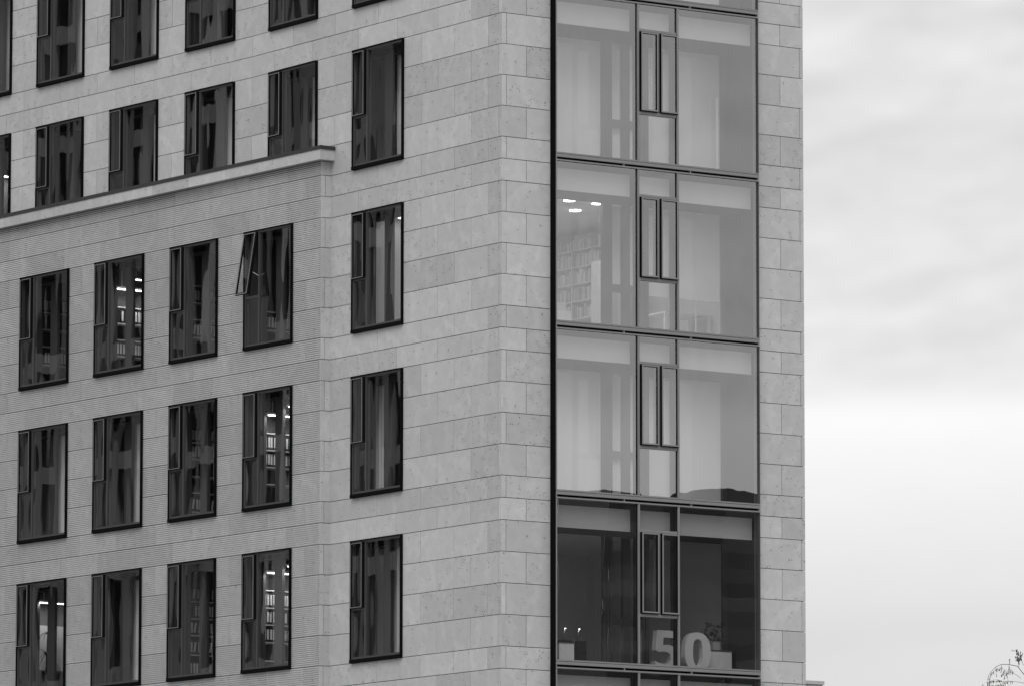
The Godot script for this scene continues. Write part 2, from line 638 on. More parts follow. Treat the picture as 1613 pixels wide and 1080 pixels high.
	box("masonry", wall_w, Vector3(-0.2, low, -6.8), Vector3(0.03, 23.1, -6.545), M.joint)

	# plain storeys below and above the picture, and the far sides, so that the building is whole
	var base := group("lower_storeys", building)
	box("stone_base", base, Vector3(0, 0, -40), Vector3(7.762, low, 0), M.stones[0])
	box("wing_base", base, Vector3(-22, 0, -6), Vector3(0, low, 0), M.stones[2], F_wing.frame())
	var upper := group("upper_storeys", building)
	box("stone_top", upper, Vector3(0, top, -40), Vector3(7.762, 37.0, 0), M.stones[1])
	box("stone_top", upper, Vector3(-26, top, -5.5), Vector3(0, 37.0, 0), M.stones[3], F_kink.frame())
	box("end_wall", building, Vector3(7.4, low, -40), Vector3(7.761, top, -1.2), M.stones[1])
	box("far_wall", building, Vector3(-22.3, low, -6), Vector3(-22.0, 23.1, -0.02), M.stones[1], F_wing.frame())
	box("far_wall", building, Vector3(-22.3, 22.82, -5.5), Vector3(-22.0, top, -0.02), M.stones[1], F_kink.frame())

	# coping along the top of the wing, each stone its own
	var cop := group("coping", building)
	var cj := [-0.17, 0.57, 2.0, 3.44, 4.87, 6.31, 7.8, 9.3, 10.85, 12.4, 14.0]
	for i in cj.size() - 1:
		var a: float = -cj[i + 1]
		var b: float = -cj[i]
		box("coping_stone", cop, Vector3(a + 0.003, 23.13, -0.5), Vector3(b - 0.003, 23.352, 0.15), M.stones[(i * 5) % 12], F_wing.frame())
	box("flashing", cop, Vector3(-22.0, 23.353, -0.6), Vector3(0.19, 23.43, 0.165), M.flashing, F_wing.frame())
	box("roof_deck", cop, Vector3(-22.0, 23.0, -1.1), Vector3(-0.05, 23.125, -0.02), M.flashing, F_wing.frame())

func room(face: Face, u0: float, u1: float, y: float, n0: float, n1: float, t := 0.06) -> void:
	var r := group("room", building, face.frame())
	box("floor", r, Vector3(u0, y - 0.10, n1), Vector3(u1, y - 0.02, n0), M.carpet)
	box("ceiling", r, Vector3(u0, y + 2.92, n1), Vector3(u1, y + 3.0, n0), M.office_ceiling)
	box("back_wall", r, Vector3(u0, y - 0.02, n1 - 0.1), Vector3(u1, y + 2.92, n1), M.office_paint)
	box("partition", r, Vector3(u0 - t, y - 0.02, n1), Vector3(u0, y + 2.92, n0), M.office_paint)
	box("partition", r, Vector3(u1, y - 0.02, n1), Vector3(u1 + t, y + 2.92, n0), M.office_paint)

func build_windows() -> void:
	var floor_words := {-6: "cut by the top of the picture", 0: "in the row above the coping", 6: "level with the second glazed bay", 12: "level with the third glazed bay", 18: "level with the dark glazed bay"}
	for k in [-6, 0, 6, 12, 18]:
		office_window(F_corner, -5.61, -3.67, k, "tall window beside the corner, " + floor_words[k])
	for k in [-6, 0]:
		office_window(F_corner, -8.97, -7.05, k, "window at the end of the coping, " + floor_words[k])
		var i := 0
		for q in [[-2.52, -0.65], [-5.52, -3.64], [-8.53, -6.63], [-11.55, -9.65]]:
			office_window(F_kink, q[0], q[1], k, "smooth stone wall window, " + ["third from the corner", "fourth from the corner", "fifth from the corner", "at the left edge of the picture"][i] + ", " + floor_words[k])
			i += 1
	for k in [6, 12, 18]:
		var i := 0
		for q in [[-2.85, -1.05], [-5.73, -3.91], [-8.76, -6.82], [-11.86, -9.87]]:
			var open: bool = k == 6 and i == 0
			office_window(F_wing, q[0], q[1], k, ("window with its sash tilted open" if open else "ribbed wall window, " + ["first", "second", "third", "fourth"][i] + " from the wing's end, " + floor_words[k]), open)
			i += 1
	# rooms behind them
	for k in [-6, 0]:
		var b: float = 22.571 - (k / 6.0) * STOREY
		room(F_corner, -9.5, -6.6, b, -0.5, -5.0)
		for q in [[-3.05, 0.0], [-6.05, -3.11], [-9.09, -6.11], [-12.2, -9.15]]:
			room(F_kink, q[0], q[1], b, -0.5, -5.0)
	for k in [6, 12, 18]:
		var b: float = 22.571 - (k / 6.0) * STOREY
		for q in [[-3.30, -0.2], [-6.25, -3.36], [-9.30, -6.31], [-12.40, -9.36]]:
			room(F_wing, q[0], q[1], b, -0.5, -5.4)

func curtain(face: Face, u0: float, u1: float, b: float, label: String) -> void:
	var o := thing("curtain", label, "curtain", face.xf(u0, b, -0.66), "curtains behind the windows")
	var w := u1 - u0
	var n := ceili(w / 0.022)
	var ph := rng.randf() * TAU
	var st := new_st()
	var prev := Vector3.ZERO
	for i in n + 1:
		var x := w * i / n
		var p := Vector3(x, 0, 0.03 * sin(x * 46.0 + ph + 1.6 * sin(x * 7.0)) + 0.012 * sin(x * 101.0))
		if i > 0:
			quad(st, prev + UP * 0.03, p + UP * 0.03, p + UP * 2.80, prev + UP * 2.80, (p - prev).cross(UP).normalized())
		prev = p
	node("cloth", o, st.commit(), M.curtain)
	box("rail", o, Vector3(-0.05, 2.80, -0.03), Vector3(w + 0.05, 2.83, 0.03), M.frame)

func build_bay() -> void:
	var low := line_y(28)
	var top := line_y(-9)
	var x0 := 1.235
	var x1 := 6.44
	var m1 := 3.306
	var m2 := 4.322
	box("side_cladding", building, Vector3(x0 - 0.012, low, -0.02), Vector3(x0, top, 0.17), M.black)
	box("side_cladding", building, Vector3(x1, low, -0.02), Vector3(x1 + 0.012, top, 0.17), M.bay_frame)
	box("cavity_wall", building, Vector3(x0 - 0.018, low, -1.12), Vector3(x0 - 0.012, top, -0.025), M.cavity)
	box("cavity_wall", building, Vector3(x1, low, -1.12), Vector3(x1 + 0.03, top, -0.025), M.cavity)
	var names := ["cut by the top of the picture", "uppermost complete", "second, with ceiling lights and books", "third", "dark one with the number 50", "cut by the foot of the picture"]
	for f in 6:
		var b := 26.071 - f * STOREY
		var bay := group("glazed_bay", building, Transform3D(Basis.IDENTITY, Vector3(0, b, 0)))
		bay.set_meta("label", "storey-high glazed bay, " + names[f])
		var ht := 3.335
		box("sill_beam", bay, Vector3(x0, -0.085, 0.0), Vector3(x1, -0.022, 0.185), M.bay_frame)
		box("sill_trim", bay, Vector3(x0 + 0.004, -0.012, 0.02), Vector3(x1 - 0.004, 0.02, 0.176), M.bay_frame)
		box("vent_slot", bay, Vector3(x0 + 0.03, -0.134, 0.0), Vector3(x1 - 0.03, -0.085, 0.11), M.black)
		for sx in [x0 + 0.012, 2.956, 4.667, x1 - 0.012]:
			box("slot_divider", bay, Vector3(sx - 0.012, -0.134, 0.0), Vector3(sx + 0.012, -0.085, 0.18), M.bay_frame)
		box("head_rail", bay, Vector3(x0, -0.164, 0.0), Vector3(x1, -0.134, 0.187), M.bay_frame)
		for mm in [m1, m2]:
			box("mullion", bay, Vector3(mm - 0.005, 0.02, 0.02), Vector3(mm + 0.042, ht, 0.18), M.bay_frame)
			box("mullion_groove", bay, Vector3(mm - 0.022, 0.02, 0.02), Vector3(mm - 0.006, ht, 0.150), M.black)
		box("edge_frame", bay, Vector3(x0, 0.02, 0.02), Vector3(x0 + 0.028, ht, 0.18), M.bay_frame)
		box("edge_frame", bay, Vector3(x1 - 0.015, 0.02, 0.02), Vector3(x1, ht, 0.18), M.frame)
		var gz := 0.14
		pane("pane", bay, Vector2(x0 + 0.028, 0.02), Vector2(m1 - 0.022, ht), gz, M.glass_bay, 0.0010)
		pane("pane", bay, Vector2(m2 + 0.042, 0.02), Vector2(x1 - 0.015, ht), gz, M.glass_bay, 0.0010)
		pane("pane", bay, Vector2(m1 + 0.042, 0.02), Vector2(m2 - 0.022, 1.0), gz, M.glass_bay, 0.0010)
		pane("pane", bay, Vector2(m1 + 0.042, 2.81), Vector2(m2 - 0.022, ht), gz, M.glass_bay, 0.0008)
		box("transom", bay, Vector3(m1 + 0.042, 1.0, 0.02), Vector3(m2 - 0.022, 1.06, 0.178), M.bay_frame)
		box("transom", bay, Vector3(m1 + 0.042, 2.755, 0.02), Vector3(m2 - 0.022, 2.81, 0.178), M.bay_frame)
		box("post", bay, Vector3(3.808, 1.06, 0.02), Vector3(3.872, 2.755, 0.172), M.bay_frame)
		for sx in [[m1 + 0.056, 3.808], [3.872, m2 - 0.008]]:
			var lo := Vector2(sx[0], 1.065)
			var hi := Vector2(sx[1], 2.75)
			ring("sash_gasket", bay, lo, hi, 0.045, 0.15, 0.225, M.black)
			ring("sash_frame", bay, lo + Vector2(0.012, 0.014), hi - Vector2(0.006, 0.006), 0.030, 0.224, 0.232, M.bay_frame)
			pane("sash_pane", bay, lo + Vector2(0.045, 0.045), hi - Vector2(0.045, 0.045), 0.205, M.glass_bay, 0.0008)
		# pale panels close behind the head of each light, parted by dark fins
		for sx in [[x0 + 0.02, m1 - 0.03], [m1 + 0.05, m2 - 0.03], [m2 + 0.05, x1 - 0.03]]:
			box("spandrel_panel", bay, Vector3(sx[0], 2.77, -0.10), Vector3(sx[1], 3.23, -0.07), M.spandrel)
		for mm in [m1, m2]:
			box("fin", bay, Vector3(mm - 0.02, 2.77, -0.10), Vector3(mm + 0.04, ht, 0.02), M.cavity)
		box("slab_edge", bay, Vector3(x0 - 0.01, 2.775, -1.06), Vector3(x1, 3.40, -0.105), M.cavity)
		# inner window a metre behind the outer glass
		var zi := -1.06
		var st := new_st()
		for bb in [[x0 - 0.01, 1.36], [6.33, 6.44]]:
			add_box(st, Vector3(bb[0], 0.0, zi), Vector3(bb[1], 2.774, zi + 0.08))
		add_box(st, Vector3(1.36, 2.755, zi), Vector3(6.33, 2.774, zi + 0.08))
		add_box(st, Vector3(1.36, -0.02, zi), Vector3(6.33, 0.07, zi + 0.08))
		node("inner_frame", bay, st.commit(), M.inner_frame)
		for bb in [[3.229, 3.30], [3.315, 3.372], [3.387, 3.463], [3.739, 3.919], [4.217, 4.29], [4.31, 4.405], [5.008, 5.07], [5.088, 5.158]]:
			box("inner_post", bay, Vector3(bb[0], 0.07, zi), Vector3(bb[1], 2.755, zi + 0.09), M.inner_frame)
		box("inner_transom", bay, Vector3(3.463, 0.906, zi), Vector3(3.739, 1.057, zi + 0.08), M.inner_frame)
		box("inner_transom", bay, Vector3(3.919, 0.906, zi), Vector3(4.217, 1.057, zi + 0.08), M.inner_frame)
		for bb in [[1.36, 3.229], [4.405, 5.008], [5.158, 6.33]]:
			pane("inner_pane", bay, Vector2(bb[0], 0.07), Vector2(bb[1], 2.755), zi + 0.04, M.glass_inner, 0.0015)
		for bb in [[3.463, 3.739], [3.919, 4.217]]:
			pane("inner_pane", bay, Vector2(bb[0], 0.07), Vector2(bb[1], 0.906), zi + 0.04, M.glass_inner, 0.0006)
			pane("inner_pane", bay, Vector2(bb[0], 1.057), Vector2(bb[1], 2.755), zi + 0.04, M.glass_inner, 0.0006)
		if f in [0, 1, 3]:
			box("roller_screen", bay, Vector3(1.3, 0.0, zi - 0.035), Vector3(6.4, 2.70, zi - 0.03), M.screen)
			box("screen_cassette", bay, Vector3(1.3, 2.70, zi - 0.08), Vector3(6.4, 2.774, zi - 0.005), M.inner_frame)
		if f == 2:
			box("roller_screen", bay, Vector3(3.47, 0.9, zi - 0.035), Vector3(6.4, 2.74, zi - 0.03), M.screen)
		# the corner room
		var r := group("corner_room", building, Transform3D(Basis.IDENTITY, Vector3(0, b, 0)))
		box("floor", r, Vector3(0.5, -0.095, -6.4), Vector3(7.4, -0.03, -1.07), M.pale_floor)
		box("ceiling", r, Vector3(0.5, 2.93, -6.4), Vector3(7.4, 3.0, -1.07), M.ceiling_paint)
		box("back_wall", r, Vector3(0.5, -0.03, -6.5), Vector3(7.4, 2.93, -6.4), M.wall_paint)
		box("side_wall", r, Vector3(6.6, -0.03, -6.4), Vector3(6.7, 2.93, -1.12), M.wall_paint)
		box("front_pier", r, Vector3(0.5, -0.03, -1.07), Vector3(x0 - 0.02, 2.93, -0.55), M.wall_paint)

# ---------------------------------------------------------------- what stands in the rooms
func tube_lamp(face: Face, t: float, y: float, n0: float, n1: float, label: String, power: float) -> void:
	var o := thing("tube_lamp", label, "lamp", face.xf(-t, y, (n0 + n1) * 0.5), "fluorescent tube lamps in the wing")
	var l := absf(n1 - n0) * 0.5
	box("housing", o, Vector3(-0.07, 0.035, -l), Vector3(0.07, 0.075, l), M.white)
	box("tube", o, Vector3(-0.022, 0.012, -l + 0.02), Vector3(0.022, 0.034, l - 0.02), M.lamp_glow)
	for s in [-0.7, 0.7]:
		box("hanger", o, Vector3(-0.006, 0.075, l * s - 0.006), Vector3(0.006, 0.6, l * s + 0.006), M.white)
	var a := AreaLight3D.new()
	a.name = "glow"
	a.area_size = Vector2(0.044, 2 * l - 0.04)
	a.light_energy = power
	a.shadow_enabled = true
	a.transform = Transform3D(Basis(Vector3(1, 0, 0), -PI / 2), Vector3(0, 0.006, 0))
	o.add_child(a)

var binder_mesh: Mesh
func binder_row(face: Face, u: float, n_from: float, n_to: float, y: float, label: String, lean_chance := 0.05) -> void:
	if binder_mesh == null:
		var st := new_st()
		add_box(st, Vector3(-0.28, 0, 0), Vector3(0, 0.315, 0.072))
		st.set_material(M.binder)
		var am := st.commit()
		var s2 := new_st()
		add_box(s2, Vector3(0.0, 0.055, 0.012), Vector3(0.0025, 0.275, 0.060))
		s2.set_material(M.paper)
		binder_mesh = s2.commit(am)
	var n := n_from
	while n > n_to:
		if rng.randf() < 0.1:
			n -= 0.12
			continue
		var t := face.xf(u - rng.randf_range(0.005, 0.03), y, n - 0.075)
		if rng.randf() < lean_chance:
			t = t * Transform3D(Basis(Vector3(1, 0, 0), -0.13), Vector3.ZERO)
			n -= 0.045
		var o := MeshInstance3D.new()
		o.name = numbered("ring_binder")
		o.mesh = binder_mesh
		o.transform = t
		add_child(o, true)
		tag(o, label, "binder", label)
		n -= 0.079

func bookcase(face: Face, u: float, b: float, height: float, boards: Array, label: String) -> void:
	var o := thing("bookcase", label, "bookcase", face.xf(u, b - 0.02, -0.62), "bookcases in the wing")
	var dn := -1.05
	box("side_panel", o, Vector3(-0.30, 0.0, -0.0), Vector3(0.02, height, 0.03), M.shelf)
	box("side_panel", o, Vector3(-0.30, 0.0, dn - 0.03), Vector3(0.02, height, dn), M.shelf)
	box("back_panel", o, Vector3(-0.325, 0.0, dn - 0.03), Vector3(-0.301, height, 0.03), M.binder)
	for y in boards:
		box("shelf", o, Vector3(-0.30, y - 0.022, dn), Vector3(0.015, y + 0.003, 0.0), M.shelf)

func furnish() -> void:
	var words := {6: "tilted sash floor", 12: "middle floor", 18: "lowest floor"}
	var cols := ["first wing window", "second wing window", "third wing window", "leftmost wing window"]
	var shelf_words := ["top", "second", "third", "fourth", "fifth"]
	var u_front := [-3.0, -5.95, -8.98, -12.05]
	# [storey, column, boards, rows that hold binders]
	var plan := [
		[12, 0, [2.05, 1.68, 1.31, 0.94, 0.5], [1.68, 1.31], 2.08],
		[18, 0, [2.13, 1.75, 1.38, 1.0, 0.6], [1.75, 1.38, 1.0], 2.16],
		[6, 0, [1.2, 0.8, 0.4], [0.8], 1.23],
		[18, 1, [2.10, 1.72, 1.35, 0.92, 0.45], [2.10, 1.72, 1.35, 0.92, 0.45], 2.47],
		[12, 1, [2.12, 1.75, 1.37, 1.0, 0.58], [2.12, 1.75, 0.58], 2.47],
		[6, 1, [2.1, 1.72, 1.35, 0.95, 0.55], [1.72, 0.95], 2.2],
		[6, 2, [1.95, 1.58, 1.21, 0.84, 0.4], [1.58, 0.84], 1.97],
		[6, 3, [2.15, 1.76, 1.37, 0.95, 0.5], [2.15, 0.95], 2.48],
	]
	for q in plan:
		var k: int = q[0]
		var c: int = q[1]
		var b: float = 22.571 - (k / 6.0) * STOREY
		var where: String = "%s, %s" % [cols[c], words[k]]
		bookcase(F_wing, u_front[c], b, q[4], q[2], "pale bookcase behind the " + where)
		var row := 0
		for y in q[3]:
			row += 1
			binder_row(F_wing, u_front[c], -0.64, -1.62, b - 0.02 + y + 0.004, "dark labelled binder on the %s filled shelf behind %s" % [shelf_words[row - 1], where], 0.2 if c == 1 else 0.03)
	var power := 0.55
	tube_lamp(F_wing, 2.72, 15.571 + 2.36, -0.52, -1.35, "lit tube lamp over the bookcase, first wing window, middle floor", power)
	tube_lamp(F_wing, 1.95, 15.571 + 2.47, -0.52, -1.15, "lit tube lamp nearer the glass, first wing window, middle floor", power)
	tube_lamp(F_wing, 2.72, 12.071 + 2.43, -0.52, -1.35, "lit tube lamp over the bookcase, first wing window, lowest floor", power)
	tube_lamp(F_wing, 1.95, 12.071 + 2.51, -0.52, -1.15, "lit tube lamp nearer the glass, first wing window, lowest floor", power)
	tube_lamp(F_wing, 8.75, 19.071 + 2.27, -0.52, -1.6, "lit tube lamp over the bookcase, third wing window, tilted sash floor", power)
	tube_lamp(F_wing, 8.1, 19.071 + 2.41, -0.52, -1.3, "lit tube lamp nearer the glass, third wing window, tilted sash floor", power)
	tube_lamp(F_wing, 11.8, 12.071 + 2.42, -0.52, -1.35, "lit tube lamp above the palm behind the lowest left window", power)
	tube_lamp(F_wing, 4.6, 12.071 + 2.5, -2.2, -3.4, "lit tube lamp deep in the room, second wing window, lowest floor", power)
	tube_lamp(F_wing, 4.6, 15.571 + 2.5, -2.6, -3.6, "lit tube lamp deep in the room, second wing window, middle floor", power * 0.6)
	tube_lamp(F_kink, 11.9, 22.571 + 2.2, -0.6, -1.6, "lit tube lamp behind the window at the left edge", power)

	# white board and palm behind the lowest left window
	var wb := thing("white_board", "plain white board behind the palm, lowest left window", "board", F_wing.xf(-12.33, 13.03, -0.75))
	box("panel", wb, Vector3(0, 0, -0.9), Vector3(0.02, 1.02, 0.25), M.white)
	box("rim", wb, Vector3(0, -0.03, -0.93), Vector3(0.03, -0.002, 0.28), M.frame_light)
	var palm := thing("potted_palm", "thin-stemmed potted palm in front of the white board, lowest left window", "plant", F_wing.xf(-11.75, 12.05, -0.68))
	var st := new_st()
	for i in 10:
		var a0 := TAU * i / 10
		var a1 := TAU * (i + 1) / 10
		quad(st, Vector3(cos(a0) * 0.13, 0, sin(a0) * 0.13), Vector3(cos(a1) * 0.13, 0, sin(a1) * 0.13), Vector3(cos(a1) * 0.17, 0.32, sin(a1) * 0.17), Vector3(cos(a0) * 0.17, 0.32, sin(a0) * 0.17), Vector3(cos(a0), 0, sin(a0)))
		tri(st, Vector3(0, 0.29, 0), Vector3(cos(a1) * 0.165, 0.3, sin(a1) * 0.165), Vector3(cos(a0) * 0.165, 0.3, sin(a0) * 0.165))
	node("pot", palm, st.commit(), M.pot)
	var stem := new_st()
	var leaf := new_st()
	for s in [[1.25, 0.05, 0.02], [1.75, -0.06, -0.08], [0.95, 0.1, -0.1]]:
		var tip := Vector3(s[1], s[0], s[2])
		add_bar(stem, Vector3(0, 0.28, 0), tip, 0.018, 0.012)
		for i in 13:
			var az: float = TAU * i / 13 + s[0] * 3.0
			var up := rng.randf_range(0.05, 0.32)
			var out := rng.randf_range(0.2, 0.38)
			var prev := tip
			var d := Vector3(cos(az), 0, sin(az))
			var side := d.cross(UP).normalized()
			for j in 4:
				var q := (j + 1) / 4.0
				var nx := tip + d * out * q + UP * (up * q * 2.0 - (up + 0.28) * q * q)
				var w0 := 0.016 * (1 - (q - 0.25) * 0.8)
				var w1 := 0.016 * (1 - q) + 0.002
				quad(leaf, prev - side * w0, prev + side * w0, nx + side * w1, nx - side * w1, UP)
				prev = nx
	node("stem", palm, stem.commit(), M.bark)
	node("leaves", palm, leaf.commit(), M.leaf)

	var cs := [
		[F_corner, -4.9, -4.25, 22.571, "tall window beside the corner, row above the coping"],
		[F_corner, -5.7, -5.0, 15.571, "tall window beside the corner, level with the third bay"],
		[F_corner, -4.7, -4.2, 15.571, "same window right of its folded neighbour, third bay level"],
		[F_corner, -5.3, -4.75, 12.071, "tall window beside the corner, level with the dark bay"],
		[F_corner, -8.7, -8.1, 22.571, "window at the end of the coping"],
		[F_kink, -1.9, -1.3, 22.571, "third smooth wall window from the corner, row above the coping"],
		[F_kink, -4.75, -4.05, 22.571, "fourth smooth wall window from the corner, row above the coping"],
		[F_kink, -8.1, -7.5, 26.071, "fifth window from the corner in the top row"],
		[F_kink, -5.2, -4.5, 26.071, "fourth window from the corner in the top row"],
		[F_wing, -8.5, -7.9, 15.571, "third wing window, middle floor"],
		[F_wing, -11.3, -10.8, 15.571, "leftmost wing window, middle floor"],
		[F_wing, -8.2, -7.7, 12.071, "third wing window, lowest floor"],
	]
	for q in cs:
		curtain(q[0], q[1], q[2], q[3] - 0.02, "pale curtain behind the " + q[4])
	# a drawn blind in the top left window
	var bl := thing("roller_blind", "pale blind drawn behind the top left window", "blind", F_kink.xf(-11.6, 26.1, -0.62))
	box("cloth", bl, Vector3(0, 0.02, 0), Vector3(2.0, 2.75, 0.004), M.spandrel)
	box("hem_bar", bl, Vector3(0, 0.0, -0.006), Vector3(2.0, 0.02, 0.010), M.frame_light)

	# second corner room: round ceiling lights, wall of books, desk
	var b2 := 19.071
	var spots := [Vector3(3.05, 0, -1.95), Vector3(3.96, 0, -3.04), Vector3(3.79, 0, -1.97), Vector3(1.54, 0, -6.0), Vector3(2.6, 0, -4.6)]  # the last spot is an added light, there to even out the walls
	var say := ["nearest the corner", "farther in, between the other two", "right of the pair nearest the glass", "seen through the tall window beside the corner", "added in the middle of the room to even the light"]
	for i in spots.size():
		var o := thing("ceiling_light", "round ceiling light in the second bay, " + say[i], "lamp", Transform3D(Basis.IDENTITY, Vector3(spots[i].x, b2 + 2.93, spots[i].z)), "round ceiling lights in the second bay")
		var cyl := CylinderMesh.new()
		cyl.top_radius = 0.125
		cyl.bottom_radius = 0.125
		cyl.height = 0.02
		cyl.radial_segments = 24
		node("disc", o, cyl, M.lamp_glow, Transform3D(Basis.IDENTITY, Vector3(0, -0.022, 0)))
		var rim := CylinderMesh.new()
		rim.top_radius = 0.14
		rim.bottom_radius = 0.14
		rim.height = 0.012
		rim.radial_segments = 24
		node("rim", o, rim, M.white, Transform3D(Basis.IDENTITY, Vector3(0, -0.006, 0)))
		var l := AreaLight3D.new()
		l.name = "glow"
		l.area_size = Vector2(0.22, 0.22)
		l.light_energy = [1.0, 1.2, 1.0, 0.12, 2.2][i]
		l.shadow_enabled = true
		l.transform = Transform3D(Basis(Vector3(1, 0, 0), -PI / 2), Vector3(0, -0.036, 0))
		o.add_child(l)
	var bc := thing("book_wall", "long white wall of bookshelves inside the second glazed bay", "bookcase", Transform3D(Basis.IDENTITY, Vector3(5.6, b2 - 0.03, -6.35)))
	var boards := [2.50, 2.13, 1.76, 1.38, 1.0, 0.62, 0.25]
	for y in boards:
		box("shelf", bc, Vector3(-0.01, y - 0.025, 0.03), Vector3(0.30, y, 2.3), M.shelf)
	for z in [0.0, 0.78, 1.55, 2.3]:
		box("upright", bc, Vector3(0.012, 0.0, z), Vector3(0.30, 2.47, z + 0.028), M.shelf)
	box("back_panel", bc, Vector3(0.301, 0.0, 0.0), Vector3(0.32, 2.5, 2.328), M.inner_post)
	var book_mats := [mat(0.5), mat(0.34), mat(0.22), mat(0.58), mat(0.42), mat(0.16), mat(0.54)]
	var bm := BoxMesh.new()
	bm.size = Vector3.ONE
	for r in 5:
		var z := -6.28
		while z < -4.12:
			var w := rng.randf_range(0.03, 0.075)
			var hh := rng.randf_range(0.2, 0.31) if r > 0 else rng.randf_range(0.16, 0.34)
			var near := false
			for e in [-5.57, -4.80]:
				if z < e + 0.03 and z + w > e - 0.004:
					near = true
			if rng.randf() < 0.08 or (near and r > 0):
				z += 0.045
				continue
			var dp := rng.randf_range(0.15, 0.22)
			var o := MeshInstance3D.new()
			o.name = numbered("book")
			o.mesh = bm
			o.material_override = book_mats[rng.randi() % 7]
			o.transform = Transform3D(Basis.from_scale(Vector3(dp, hh, w - 0.003)), Vector3(5.625 + dp * 0.5, b2 - 0.03 + boards[r] + hh * 0.5 + 0.001, z + w * 0.5))
			add_child(o, true)
			var lab: String = "book on the " + ["top", "second", "third", "fourth", "fifth"][r] + " board of the white book wall"
			tag(o, lab, "book", lab)
			z += w
	var box1 := thing("white_carton", "white carton low in the left light of the second glazed bay", "carton", Transform3D(Basis.IDENTITY, Vector3(2.35, b2 - 0.03, -1.75)))
	box("body", box1, Vector3(0, 0, -0.35), Vector3(0.62, 0.56, 0), M.white)
	box("lid", box1, Vector3(0.03, 0.562, -0.3), Vector3(0.5, 0.74, -0.05), M.shelf)
	var desk := thing("white_desk", "white desk behind the right light of the second glazed bay", "desk", Transform3D(Basis.IDENTITY, Vector3(5.35, b2 - 0.03, -1.7)))
	box("desk_top", desk, Vector3(0, 0.71, -0.8), Vector3(1.2, 0.74, 0), M.white)
	for q in [[0.0, -0.06], [1.14, -0.06], [0.0, -0.8], [1.14, -0.8]]:
		box("leg", desk, Vector3(q[0], 0, q[1]), Vector3(q[0] + 0.06, 0.708, q[1] + 0.06), M.white)
	var pole := thing("floor_lamp_pole", "thin white pole standing before the desk, second glazed bay", "pole", Transform3D(Basis.IDENTITY, Vector3(5.9, b2 - 0.03, -1.35)))
	var ps := new_st()
	add_bar(ps, Vector3.ZERO, Vector3(0, 0.95, 0), 0.014, 0.012)
	node("shaft", pole, ps.commit(), M.white)
	box("foot", pole, Vector3(-0.12, 0.0, -0.12), Vector3(0.12, 0.015, 0.12), M.white)
	var cab := thing("tall_cabinet", "grey tall cabinet behind the narrow inner light, second glazed bay", "cabinet", Transform3D(Basis.IDENTITY, Vector3(4.9, b2 - 0.03, -3.4)))
	box("body", cab, Vector3(0, 0, -0.4), Vector3(0.55, 2.0, 0), M.spandrel)
	box("door", cab, Vector3(0.01, 0.05, 0.001), Vector3(0.54, 1.97, 0.02), M.far_wall)

	var rod := thing("white_rod", "slim white upright rod behind the right light of the uppermost bay", "rod", Transform3D(Basis.IDENTITY, Vector3(6.12, 22.541, -0.9)))
	box("foot", rod, Vector3(-0.05, 0.0, -0.05), Vector3(0.09, 0.02, 0.05), M.white)
	box("shaft", rod, Vector3(0.0, 0.02, -0.012), Vector3(0.04, 1.79, 0.012), M.white)
	# dark bay: the big number, a white chest with a plant, a white box
	var b4 := 12.071
	var font := SystemFont.new()
	font.font_names = PackedStringArray(["Droid Sans"])
	font.font_weight = 700
	for q in [["5", 4.16, "large white figure 5 standing in the dark glazed bay"], ["0", 4.93, "large white figure 0 standing in the dark glazed bay"]]:
		var o := thing("number_figure", q[2], "figure", Transform3D(Basis.IDENTITY, Vector3(q[1], b4 - 0.03, -0.5)), "figures of the number 50")
		var tm := TextMesh.new()
		tm.text = q[0]
		tm.font = font
		tm.font_size = 96
		tm.pixel_size = 0.0100
		tm.depth = 0.14
		tm.horizontal_alignment = HORIZONTAL_ALIGNMENT_LEFT
		var bb := tm.get_aabb()
		var sy := 0.83 / bb.size.y
		var sx := (0.66 if q[0] == "0" else 0.6) / bb.size.x
		node("digit", o, tm, M.pale, Transform3D(Basis.from_scale(Vector3(sx, sy, 1)), Vector3(-bb.position.x * sx, -bb.position.y * sy, 0)))
	box("plinth", building, Vector3(1.25, b4 - 0.098, -1.05), Vector3(6.43, b4 - 0.031, -0.02), M.cavity)
	for q in [[Vector3(3.36, 0, -2.65), "left"], [Vector3(3.72, 0, -2.65), "right"]]:
		var dl := thing("added_dot_lamp", "bright dot, the %s of two, with an added lamp lighting the dark bay" % q[1], "lamp", Transform3D(Basis.IDENTITY, q[0] + Vector3(0, b4 - 0.03, 0)), "bright dots with added lamps in the dark bay")  # lamp made up round a tiny bright dot, added to brighten the room
		box("stand", dl, Vector3(-0.15, 0, -0.15), Vector3(0.15, 0.72, 0.15), M.black)
		var arm := new_st()
		add_bar(arm, Vector3(0, 0.72, 0.02), Vector3(0, 0.966, 0.08), 0.008, 0.008)
		node("arm", dl, arm.commit(), M.black)
		box("bulb", dl, Vector3(-0.014, 0.967, 0.09), Vector3(0.014, 0.979, 0.11), M.lamp_glow)
		var ol := AreaLight3D.new()
		ol.name = "glow"
		ol.area_size = Vector2(0.05, 0.04)
		ol.light_energy = 1.0
		ol.shadow_enabled = true
		ol.transform = Transform3D(Basis(Vector3(1, 0, 0), -PI / 2), Vector3(0, 0.957, 0.1))
		dl.add_child(ol)
	var chest := thing("white_chest", "white chest right of the figure 0 in the dark bay", "chest", Transform3D(Basis.IDENTITY, Vector3(5.72, b4 - 0.03, -0.78)))
	box("body", chest, Vector3(0, 0, -0.2), Vector3(0.60, 0.48, 0.1), M.shelf)
	box("lid", chest, Vector3(-0.01, 0.482, -0.21), Vector3(0.61, 0.51, 0.11), M.inner_post)
	var pl := thing("potted_plant", "small leafy plant in a pale pot on the white chest", "plant", Transform3D(Basis.IDENTITY, Vector3(5.95, b4 + 0.481, -0.8)))
	box("pot", pl, Vector3(-0.09, 0, -0.08), Vector3(0.09, 0.17, 0.08), M.pot)
